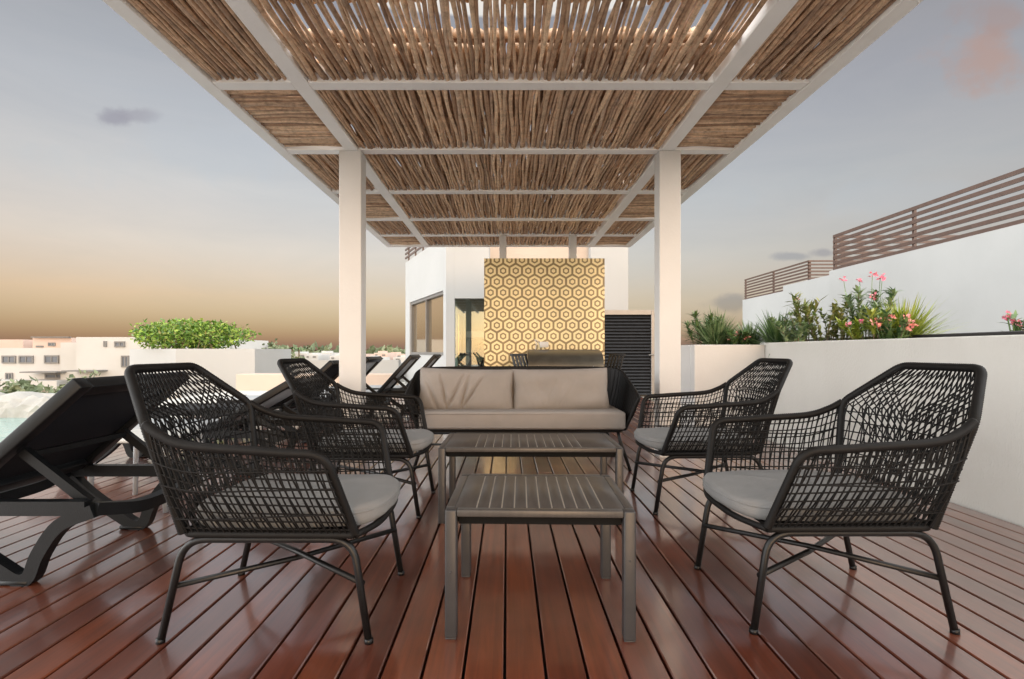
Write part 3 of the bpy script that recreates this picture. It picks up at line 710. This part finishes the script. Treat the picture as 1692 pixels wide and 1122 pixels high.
plant('leafy_shrub', 'low fresh green shrub at the foot of the tall pink oleander', pl(1440, 4.5), 'oleander', .26, .22, 'leaf_yellow', 190, 'pink', .9, 2, .024)
plant('strappy_plant', 'low green grassy clump between the white planter end and the corner', pl(1238, 5.75), 'strap', .28, .22, 'leaf_grey', 200)

# ------------------------------------------------------------------ white planter with clipped hedge, beyond the loungers
hp = thing('hedge_planter', 'white walled planter holding a rounded bright green hedge', 'planter')
c0 = P(290, 0, 12.5); c1 = P(421, 0, 12.5); cl = P(214, 0, 14.0)
mb = MB(); mb.prism([(c0.x, 12.5), (c1.x, 12.5), (c1.x, 14.6), (cl.x, 15.5), (cl.x, 14.0)], -.11, .955); mb.build('planter_box', M['plaster'], hp)
hedge = thing('hedge', 'rounded bright green hedge growing in the white planter', 'hedge')
mb = MB(); ca, cb_ = P(316, 545, 13.4), None
for _ in range(5200):
    a = rnd() * 6.28; t = rnd() ** .35; ph = ru(-1, 1)
    r0 = math.sqrt(max(0, 1 - ph * ph)); lump = 1 + .10 * math.sin(a * 5 + ph * 3) + .07 * math.sin(a * 11)
    p = Vector((r0 * math.cos(a) * 1.52 * t * lump, r0 * math.sin(a) * .8 * t * lump, ph * .40 * t * lump + .33))
    if p.z < -.02: p.z = abs(p.z)
    leafq(mb, p + Vector((P(316, 0, 13.4).x, 13.4, .965)), ru(.05, .15), ru(.03, .075))
mb.build('foliage', M['leaf_hedge'], hedge)
mb = MB()
for k in range(16):
    x = P(316, 0, 13.4).x + ru(-1.3, 1.3); y = 13.4 + ru(-.6, .5); mb.tube([(x, y, .95), (x + ru(-.1, .1), y, 1.15), (x + ru(-.2, .2), y, 1.35)], [.02, .015, .008], 5)
mb.build('stem', M['stem'], hedge)
mb = MB(); mb.rbox(-6.2, -2.6, 11.75, 12.35, -.11, .37, .015, 2, smooth=False)
tag(mb.build('bench', M['peach']), 'low peach plastered bench wall behind the loungers', 'bench')
mb = MB(); a = P(400, 0, 15); mb.rbox(a.x, -3.0, 15.0, 15.2, -.11, .56, .01, 1, smooth=False); mb.prism([(P(444, 0, 14.2).x, 14.2), (-3.0, 14.2), (-3.0, 14.5), (P(432, 0, 14.2).x, 14.5)], -.11, .65)
tag(mb.build('parapet_wall', M['plaster']), 'low white parapet wall behind the peach bench', 'wall')

# ------------------------------------------------------------------ hexagon tiled wall, grill, louvre door
HZ = 7.45
hw = thing('tiled_wall', 'free standing wall of cream and ochre hexagon tiles', 'tiled wall', (0, 0, 0))
hx0, hx1, hz0, hz1 = (800 - VX) * HZ / F, (999 - VX) * HZ / F, -.06, CH + 153 * HZ / F
mb = MB(); mb.box(hx0, hx1, HZ + .004, HZ + .16, hz0, hz1 - .002); mb.build('wall_core', M['cream'], hw)
bm = bmesh.new(); pit = 20.78 * HZ / F; rowp = pit * .866; ins = [1.0, .84, .50, .28]
xr, zr = (810.6 - VX) * HZ / F, CH + (580 - 447.5) * HZ / F
for r_ in range(-3, 18):
    for c_ in range(-2, 12):
        cx = xr + c_ * pit + (pit / 2 if r_ % 2 else 0); cz = zr - r_ * rowp
        rings = [[bm.verts.new((cx + pit / 2 / .866 * k * math.sin(i * math.pi / 3), HZ, cz + pit / 2 / .866 * k * math.cos(i * math.pi / 3))) for i in range(6)] for k in ins]
        for q in range(3):
            for i in range(6):
                f = bm.faces.new((rings[q][i], rings[q][(i + 1) % 6], rings[q + 1][(i + 1) % 6], rings[q + 1][i])); f.material_index = 1 if q in (0, 2) else 0
        f = bm.faces.new(rings[3]); f.material_index = 0
for co, no in (((hx0, 0, 0), (-1, 0, 0)), ((hx1, 0, 0), (1, 0, 0)), ((0, 0, hz0), (0, 0, -1)), ((0, 0, hz1), (0, 0, 1))):
    bmesh.ops.bisect_plane(bm, geom=bm.verts[:] + bm.edges[:] + bm.faces[:], plane_co=co, plane_no=no, clear_outer=True)
bmesh.ops.recalc_face_normals(bm, faces=bm.faces[:])
me = bpy.data.meshes.new('hexagon_tiles'); bm.to_mesh(me); bm.free(); me.materials.append(M['cream']); me.materials.append(M['ochre'])
ho = bpy.data.objects.new('hexagon_tiles', me); COL.objects.link(ho); ho.parent = hw

GZ = 6.75
gx0, gx1 = (873 - VX) * GZ / F, (999 - VX) * GZ / F
grill = thing('barbecue_grill', 'dark steel barbecue grill with closed hood against the tiled wall', 'grill', ((gx0 + gx1) / 2, GZ, 0))
gw = (gx1 - gx0) / 2
mb = MB(); mb.rbox(-gw + .02, gw - .02, 0, .5, .10, .60, .01, 2); mb.build('cabinet', M['bbq'], grill)
mb = MB()
def hood(u, v):
    x = lerp(-gw, gw, u); a = v * math.pi / 2 * 1.02
    return (x, .04 + .0 + .46 * (1 - math.cos(a)) if v > 0 else .02, .615 + .305 * math.sin(a) ** .55)
mb.grid(hood, 2, 14); mb.add([hood(0, j / 14) for j in range(15)] + [(-gw, .5, .615)], [tuple(range(16))]); mb.add([hood(1, j / 14) for j in range(15)] + [(gw, .5, .615)], [tuple(range(15, -1, -1))])
mb.rbox(-gw - .01, gw + .01, -.01, .5, .59, .618, .005, 1); ho_ = mb.build('hood', M['bbq'], grill)
mb = MB(); mb.tube([(-gw + .12, -.035, .68), (gw - .12, -.035, .68)], .012, 8); mb.tube([(-gw + .14, -.035, .68), (-gw + .14, .05, .70)], .008, 6); mb.tube([(gw - .14, -.035, .68), (gw - .14, .05, .70)], .008, 6); mb.build('handle', M['greymetal'], grill)
for k in range(4):
    mb = MB(); x = -gw + .2 + k * (2 * gw - .4) / 3; mb.tube([(x, -.02, .52), (x, .002, .52)], .022, 12); mb.build('knob', M['black'], grill)
for sx in (-1, 1):
    for yy in (.06, .44): mb = MB(); mb.tube([(sx * (gw - .07), yy - .015, .05), (sx * (gw - .07), yy + .015, .05)], .05, 12); mb.build('wheel', M['black'], grill)
def slat_chair(label, x, y, rz):
    r = thing('slatted_chair', label, 'chair', (x, y, 0), rz, 'dark slatted chairs by the grill')
    mb = MB(); mb.rbox(-.22, .22, -.22, .22, .44, .47, .008, 1); mb.build('seat', M['black'], r)
    mb = MB()
    for k in range(5): xx = -.19 + k * .095; mb.bar((xx, .20, .47), (xx, .31, .845), .045, .014, up=(0, 1, 0))
    mb.bar((-.22, .312, .85), (.22, .312, .85), .03, .03); mb.build('backrest', M['black'], r)
    for sx in (-1, 1):
        for sy in (-1, 1): mb = MB(); mb.tube([(sx * .19, sy * .19, .44), (sx * .215, sy * .215, 0)], .014, 6); mb.build('leg', M['black'], r)
slat_chair('dark slatted chair leaning at the hedge side of the grill hood, before the tiles', (893 - VX) * 6.6 / F, 6.6, R(62))
slat_chair('dark slatted chair half hidden between the grill and the louvred door', (985 - VX) * 7.0 / F, 7.0, R(-75))
wc = thing('white_caddy', 'small white box with a bent wire spout above the grill hood', 'box', ((899 - VX) * 7.2 / F, 7.2, .92))
sh = MB(); sh.rbox(-.06, .06, -.04, .04, .03, .11, .006, 1); sh.build('box_body', M['white'], wc)
sh = MB(); sh.tube(catmull([Vector((-.12, 0, .0)), Vector((-.11, 0, .09)), Vector((-.13, 0, .14)), Vector((-.09, 0, .12)), Vector((-.06, 0, .07))], 5), .006, 6); sh.build('spout', M['white'], wc)
mb = MB(); mb.box(gx0 + .02, gx1 - .02, 7.12, 7.42, -.05, .92)
ct = tag(mb.build('counter', M['black']), 'dark counter ledge between the grill and the tiled wall', 'counter')

DZ = 10.6
dr = thing('louvre_door', 'dark louvred metal door in a grey frame beside the tiled wall', 'door', (0, 0, 0))
a, b = P(985, 512, DZ), P(1082, 512, DZ)
mb = MB()
mb.rbox(b.x - .07, b.x, DZ, DZ + .09, -.06, a.z, .004, 1, smooth=False); mb.rbox(a.x, b.x - .071, DZ, DZ + .09, a.z - .10, a.z, .004, 1, smooth=False); mb.rbox(a.x, a.x + .07, DZ, DZ + .09, -.06, a.z - .101, .004, 1, smooth=False)
mb.build('door_frame', M['greymetal'], dr)
mb = MB(); z = .0
while z < a.z - .14: mb.bar((a.x + .072, DZ + .045, z + .03), (b.x - .072, DZ + .045, z + .03), .012, .078, up=(0, .75, 1)); z += .066
mb.box(a.x + .072, b.x - .072, DZ + .085, DZ + .095, -.05, a.z - .102); mb.build('louvre_panel', M['louvre'], dr)
mb = MB(); mb.tube([(b.x - .035, DZ - .05, .82), (b.x - .14, DZ - .05, .82)], .010, 6); mb.tube([(b.x - .035, DZ, .82), (b.x - .035, DZ - .05, .82)], .012, 6); mb.build('handle', M['greymetal'], dr)

# ------------------------------------------------------------------ pool house behind the tiled wall
BZ = 11.0
ph = thing('pool_house', 'white building with framed window and glass gym front behind the tiled wall', 'building')
kx = lambda px, z=BZ: (px - VX) * z / F
top = 3.38
xc, xo, xw = kx(737), kx(751), kx(808)
ho2 = CH + 87 * BZ / F                                  # head of the glass opening
mb = MB(); mb.box(kx(976, 11.3), kx(1038, 11.3), 11.3, 15, -.06, 3.9); mb.build('wall', M['plaster'], ph)
mb = MB()
mb.box(xc + .001, xo, BZ, BZ + .2, -.06, top); mb.box(xo + .001, xw, BZ, BZ + .2, ho2, top)
# angled wing with the framed window: four pieces round the opening
A = Vector((xc, BZ, 0)); B = Vector((P(670, 0, 14.45).x, 14.45, 0)); d = (B - A); Lw = d.length; d.normalize(); nrm = Vector((-d.y, d.x, 0)); nrm = nrm if nrm.y < 0 or nrm.x < 0 else -nrm
def wing(s0, s1, z0, z1, t0, t1):
    vs = [A + d * s + nrm * t + Vector((0, 0, z)) for z in (z0, z1) for t in (t0, t1) for s in (s0, s1)]
    mb.add(vs, [(0, 2, 3, 1), (4, 5, 7, 6), (0, 1, 5, 4), (2, 6, 7, 3), (0, 4, 6, 2), (1, 3, 7, 5)])
def s_of(px):                                         # distance along the wing seen at a pixel column
    k = (px - VX) / F; return (k * A.y - A.x) / (d.x - k * d.y)
s0, s1 = s_of(732.5), s_of(677); wz0, wz1 = .80, 2.22
T0, T1 = -.2, 0
wing(0, s0, -.06, top, T0, T1); wing(s1, Lw, -.06, top, T0, T1); wing(s0 + .001, s1 - .001, -.06, wz0, T0, T1); wing(s0 + .001, s1 - .001, wz1, top, T0, T1)
mb.build('wall', M['plaster'], ph)
mb = MB(); mb.box(xw + .001, kx(976, 11.3), 11.6, 11.7, ho2 + .42, 3.9); mb.box(kx(870) + .3, kx(976, 11.3), 11.5, 11.59, -.06, ho2 + .41); mb.build('recess_wall', M['peach'], ph)
mb = MB(); f = .07
wing(s0 + .003, s1 - .003, wz1 - f, wz1 - .002, -.16, -.03); wing(s0 + .003, s1 - .003, wz0 + .002, wz0 + f, -.16, -.03)
sm_ = s0 + (s1 - s0) * .5
for q in (s0 + .003, sm_ - .03, s1 - .003 - f): wing(q, q + (f if q != sm_ - .03 else .06), wz0 + f + .001, wz1 - f - .001, -.158, -.032)
wfr = mb.build('window_frame', M['frame_grey'], ph)
mb = MB(); wing(s0 + f, s1 - f, wz0 + f, wz1 - f, -.11, -.10); mb.build('window_pane', M['mirrorglass'], wfr)
mb = MB(); mb.box(xo - .2, kx(870), 13.2, 13.3, -.06, ho2 + .3); wing(.25, 2.4, -.06, ho2 + .3, -.34, -.24); mb.box(kx(870), kx(880), BZ + .3, 13.2, -.06, ho2 + .3); mb.build('room_wall', M['roomwall'], ph)
mb = MB(); mb.prism([(xo - .1, BZ + .21), (kx(869), BZ + .21), (kx(869), 13.19), (xo - .9, 13.19)], -.05, -.01); mb.build('room_floor', M['roomfloor'], ph)
mb = MB(); mb.prism([(xo - .1, BZ + .21), (kx(869), BZ + .21), (kx(869), 13.19), (xo - .9, 13.19)], ho2 + .305, ho2 + .4); mb.build('room_ceiling', M['roomwall'], ph)
mb = MB(); mb.box(xo + .002, xw - .002, BZ + .09, BZ + .10, -.04, ho2 - .002); mb.build('glass_front', M['glass'], ph)
mb = MB(); mb.bar((xo + .05, 11.95, .3), (xo + .05, 11.95, 1.72), .02, 1.1, up=(0, 1, 0)); mb.build('mirror_panel', M['mirrorglass'], ph)
mb = MB()
for k in range(7):
    z = top + .12 + k * .115
    a_, b_ = A + nrm * .0 + Vector((0, 0, z)), B + Vector((0, 0, z)); mb.bar(a_, b_, .03, .05)
mb.build('roof_railing', M['railing'], ph)
for k in range(5):
    p = A.lerp(B, .1 + k * .2); mb = MB(); mb.bar((p.x, p.y + .03, top), (p.x, p.y + .03, top + .86), .04, .04); mb.build('railing_post', M['railing'], ph)
tm = thing('treadmill', 'pale treadmill with dark console inside the glass gym front', 'treadmill', (kx(792, 12.0), 12.0, -.01))
mb = MB(); mb.rbox(-.35, .35, -.7, .8, .08, .22, .03, 2); mb.build('running_deck', M['black'], tm)
for s in (-1, 1): mb = MB(); mb.bar((s * .33, .6, .2), (s * .30, .75, 1.25), .06, .09); mb.build('upright', M['whiteresin'], tm)
mb = MB(); mb.rbox(-.36, .36, .55, .80, 1.22, 1.40, .03, 2); mb.build('console', M['whiteresin'], tm)
for lab, px, zz in (('black exercise bike low in the gym beside the glass edge', 766, 11.9), ('dark exercise bike deeper in the gym by the tiled wall', 787, 12.8)):
    e = thing('exercise_bike', lab, 'exercise bike', (kx(px, zz), zz, -.01), R(25), 'exercise bikes in the gym')
    mb = MB(); mb.bar((-.5, 0, .04), (.5, 0, .04), .4, .05); mb.tube([(.3, 0, .05), (.15, 0, .5), (-.2, 0, .8)], .04, 8); mb.tube([(0, 0, .35), (.4, 0, 1.05)], .035, 8); mb.build('frame', M['black'], e)
    mb = MB(); mb.tube([(.3, -.03, .35), (.3, .03, .35)], .24, 20); mb.build('flywheel', M['greymetal'], e)
    mb = MB(); mb.rbox(-.34, -.08, -.1, .1, .80, .87, .03, 2); mb.build('saddle', M['black'], e)
    mb = MB(); mb.tube([(.55, -.22, 1.12), (.4, -.18, 1.06), (.4, .18, 1.06), (.55, .22, 1.12)], .02, 6); mb.build('handlebar', M['black'], e)

# ------------------------------------------------------------------ neighbouring building with brown railing
X1, X2 = 9.0, 10.9
nb = thing('neighbour_building', 'tall white neighbouring building beyond the flowering planter', 'building')
zy1 = F * X1 / (1370 - VX); zy2 = F * X2 / (1335 - VX); zy3 = F * X2 / (1227 - VX)
t1, t2 = CH + .248 * X1, CH + .2165 * X2
mb = MB(); mb.box(X1, 22, 2.0, zy1, -7, t1); mb.box(X2, 22, zy2, zy3, -7, t2); mb.box(X1 + 1.0, 22, zy1 + .001, zy2 - .001, -7, t2 - .004)
mb.build('wall', M['plaster'], nb)
def railing(label, pts, z0, z1, nsl, pstep, slat):
    r = thing('roof_railing', label, 'railing')
    pts = [Vector(p) for p in pts]
    mb = MB()
    for a, b in zip(pts, pts[1:]):
        for k in range(nsl):
            z = lerp(z0 + slat * .6, z1 - slat / 2, k / (nsl - 1)); mb.bar((a.x, a.y, z), (b.x, b.y, z), .04, slat)
    mb.build('slat_panel', M['railing'], r)
    for a, b in zip(pts, pts[1:]):
        L = (b - a).length; n = max(1, int(round(L / pstep)))
        for k in range(n + 1):
            p = a.lerp(b, min(.995, max(.005, k / n))); q = MB(); q.bar((p.x + .05, p.y + .05, z0 - .03), (p.x + .05, p.y + .05, z1 - .01), .06, .06, up=(1, 0, 0)); q.build('post', M['railing'], r)
railing('long brown slat railing on the taller part of the white neighbouring roof', [(X1 + 4, zy1 - .1, 0), (X1 + .06, zy1 - .1, 0), (X1 + .06, 3.0, 0)], t1, CH + .357 * X1, 7, 3.1, .078)
railing('shorter brown slat railing on the lower white neighbouring roof', [(X2 + .06, zy3 - .1, 0), (X2 + .06, zy2 + .05, 0), (X2 + 3, zy2 + .05, 0)], t2, CH + .3025 * X2, 8, 2.6, .06)

# ------------------------------------------------------------------ town beyond the pool
def far_building(label, boxes, wins, matn='facade', extras=()):
    r = thing('far_building', label, 'building')
    mb = MB()
    for (px0, px1, pyt, Zd, dep) in boxes: p, q = P(px0, pyt, Zd), P(px1, pyt, Zd); mb.box(p.x, q.x, Zd, Zd + dep, -7, p.z)
    mb.build('wall', M[matn], r)
    for (px0, px1, py0, py1, Zd) in wins:
        a, b = P(px0, py0, Zd), P(px1, py1, Zd); t = .12
        q = MB(); q.box(a.x, b.x, Zd - .10, Zd - .003, a.z - t, a.z); q.box(a.x, b.x, Zd - .10, Zd - .003, b.z, b.z + t); q.box(a.x, a.x + t, Zd - .10, Zd - .003, b.z + t, a.z - t); q.box(b.x - t, b.x, Zd - .10, Zd - .003, b.z + t, a.z - t)
        wx = (a.x + b.x) / 2; q.box(wx - .05, wx + .05, Zd - .09, Zd - .003, b.z + t, a.z - t)
        wo = q.build('window', M['frame_grey'], r)
        q = MB(); q.box(a.x + t, b.x - t, Zd - .05, Zd - .004, b.z + t, a.z - t); q.build('pane', M['winglass'], wo)
    for (px0, px1, py0, py1, Zd, dep, m_) in extras:
        a, b = P(px0, py0, Zd), P(px1, py1, Zd); q = MB(); q.box(a.x, b.x, Zd - dep, Zd - .003, b.z, a.z); q.build('awning' if m_ == 'frame_grey' else 'balcony', M[m_], r)
    return r
far_building('long pale apartment block with a row of wide windows beyond the pool', [(-140, 126, 575, 46, 14), (126, 300, 557, 44, 16), (100, 126, 566, 45.5, 10)],
             [(4, 27, 587.5, 600.5, 46), (32, 56, 587.5, 600.5, 46), (74, 98, 587, 600.5, 46), (103, 119.5, 587, 600.5, 46), (201, 214, 587.5, 607, 44), (172, 177, 563.5, 573, 44), (190, 207, 564, 573.5, 44), (75, 112, 617, 626, 46), (10, 22, 616, 628, 46)],
             extras=[(60, 118, 613, 615, 46, 1.6, 'frame_grey'), (128, 178, 611, 613, 44, 1.6, 'frame_grey'), (0, 126, 627, 640, 46, 2.0, 'facade')])
far_building('pinkish low block with dark roof edge behind the long pale apartments', [(-60, 38, 561, 75, 10), (54, 118, 558, 72, 10)], [(60, 72, 571, 574, 72), (80, 92, 566, 572, 72)], 'facade2', [(56, 118, 556.5, 558, 72, .5, 'frame_grey')])
for k, (px0, px1, py, Zd, mt_) in enumerate([(478, 507, 584, 90, 'facade'), (505, 525, 586, 82, 'facade'), (524, 548, 583, 95, 'facade'), (545, 572, 588, 80, 'facade'), (560, 604, 585, 110, 'facade2'), (618, 640, 583, 88, 'facade2'), (636, 668, 585, 100, 'facade2'), (606, 622, 591, 70, 'facade'), (650, 690, 590, 85, 'facade')]):
    far_building(['small white flat roofed house next to the green treetops', 'low white house with two openings, second along the skyline', 'wider white roof on the skyline beside the post', 'white house partly hidden behind the post', 'brownish far block behind the white post', 'pinkish stepped house just beyond the white post', 'pink low house under the framed window edge', 'tiny white house low beside the post base', 'white house next to the gym building wall'][k],
                 [(px0, px1, py, Zd, 8), (lerp(px0, px1, .3), lerp(px0, px1, .62), py - 3.0, Zd + 2, 4)], [(lerp(px0, px1, .1), lerp(px0, px1, .26), py + 2.5, py + 5, Zd), (lerp(px0, px1, .6), lerp(px0, px1, .85), py + 2.5, py + 5, Zd)], mt_)
def tree(label, x, y, zb, h, r, n, leaf, lm='leaf_far', name='tree'):
    t = thing(name, label, 'tree', (x, y, zb), 0, 'trees in the town beyond')
    mb = MB(); mb.tube([(0, 0, 0), (.1, 0, h * .4), (0, .1, h * .75)], [r * .10, r * .07, r * .03], 7)
    for k in range(5): a = k * 1.3; mb.tube([(0.05, 0, h * .45), (math.cos(a) * r * .4, math.sin(a) * r * .4, h * .65), (math.cos(a) * r * .7, math.sin(a) * r * .7, h * .8)], [r * .05, r * .03, r * .012], 5)
    mb.build('trunk', M['stem'], t)
    mb = MB(); cl_ = [(ru(-.6, .6) * r, ru(-.6, .6) * r, h * ru(.55, .95), r * ru(.35, .55)) for _ in range(12)]
    for _ in range(n):
        c = random.choice(cl_); v = Vector((random.gauss(0, 1), random.gauss(0, 1), random.gauss(0, 1))).normalized() * c[3] * rnd() ** .4
        leafq(mb, Vector(c[:3]) + v, leaf * ru(.7, 1.4), leaf * ru(.5, .9))
    mb.build('crown', M[lm], t)
for i, (px, pyt, Zd, r) in enumerate([(20, 668, 20, 2.2), (75, 664, 21, 2.0), (120, 672, 19, 1.7), (-30, 672, 20, 2), (55, 678, 16, 1.5)]):
    p = P(px, pyt, Zd); tree(['bushy dull green tree beyond the white stone edge', 'taller dull green tree in front of the apartment awnings', 'dull green treetop behind the big lounger back', 'dull green tree cut by the photo edge', 'small near dull green tree just over the stone edge'][i], p.x, Zd, -7, 7.5 + p.z, r * 1.1, 2600, .26)
for i, (px, pyt, Zd, r) in enumerate([(425, 576, 60, 3.2), (448, 574, 64, 3.4), (466, 578, 58, 2.5)]):
    p = P(px, pyt, Zd); tree(['rounded grey green treetop touching the hedge planter corner', 'tallest grey green treetop beyond the white parapet', 'smaller green treetop next to the small white house'][i], p.x, Zd, -7, 7 + p.z, r, 900, .5)
for i, px in enumerate((484, 494)):
    p = P(px, 577 + i, 90); t = thing('palm_tree', ['dark little palm on the skyline beside the treetops', 'dark little palm on the skyline above the white house'][i], 'palm', (p.x, 90, -7), 0, 'small palms on the skyline')
    mb = MB(); mb.tube([(0, 0, 0), (0, 0, 7 + p.z)], [.2, .12], 6); mb.build('trunk', M['stem'], t)
    mb = MB()
    for k in range(16): blade(mb, (0, 0, 7 + p.z), k * .4, 1.5, .3, ru(.2, 1), .7, 5)
    mb.build('crown', M['leaf_dark'], t)
mb = MB(); 
for _ in range(5000):
    x = ru(-330, 60); y = ru(200, 240); leafq(mb, (x, y, ru(-6, .9 + 1.0 * math.sin(x * .05) + .8 * math.sin(x * .21)) if rnd() < .5 else ru(-3, 1.2)), ru(2, 5), ru(1.5, 3))
tag(mb.build('treeline', M['leaf_far']), kind='stuff')
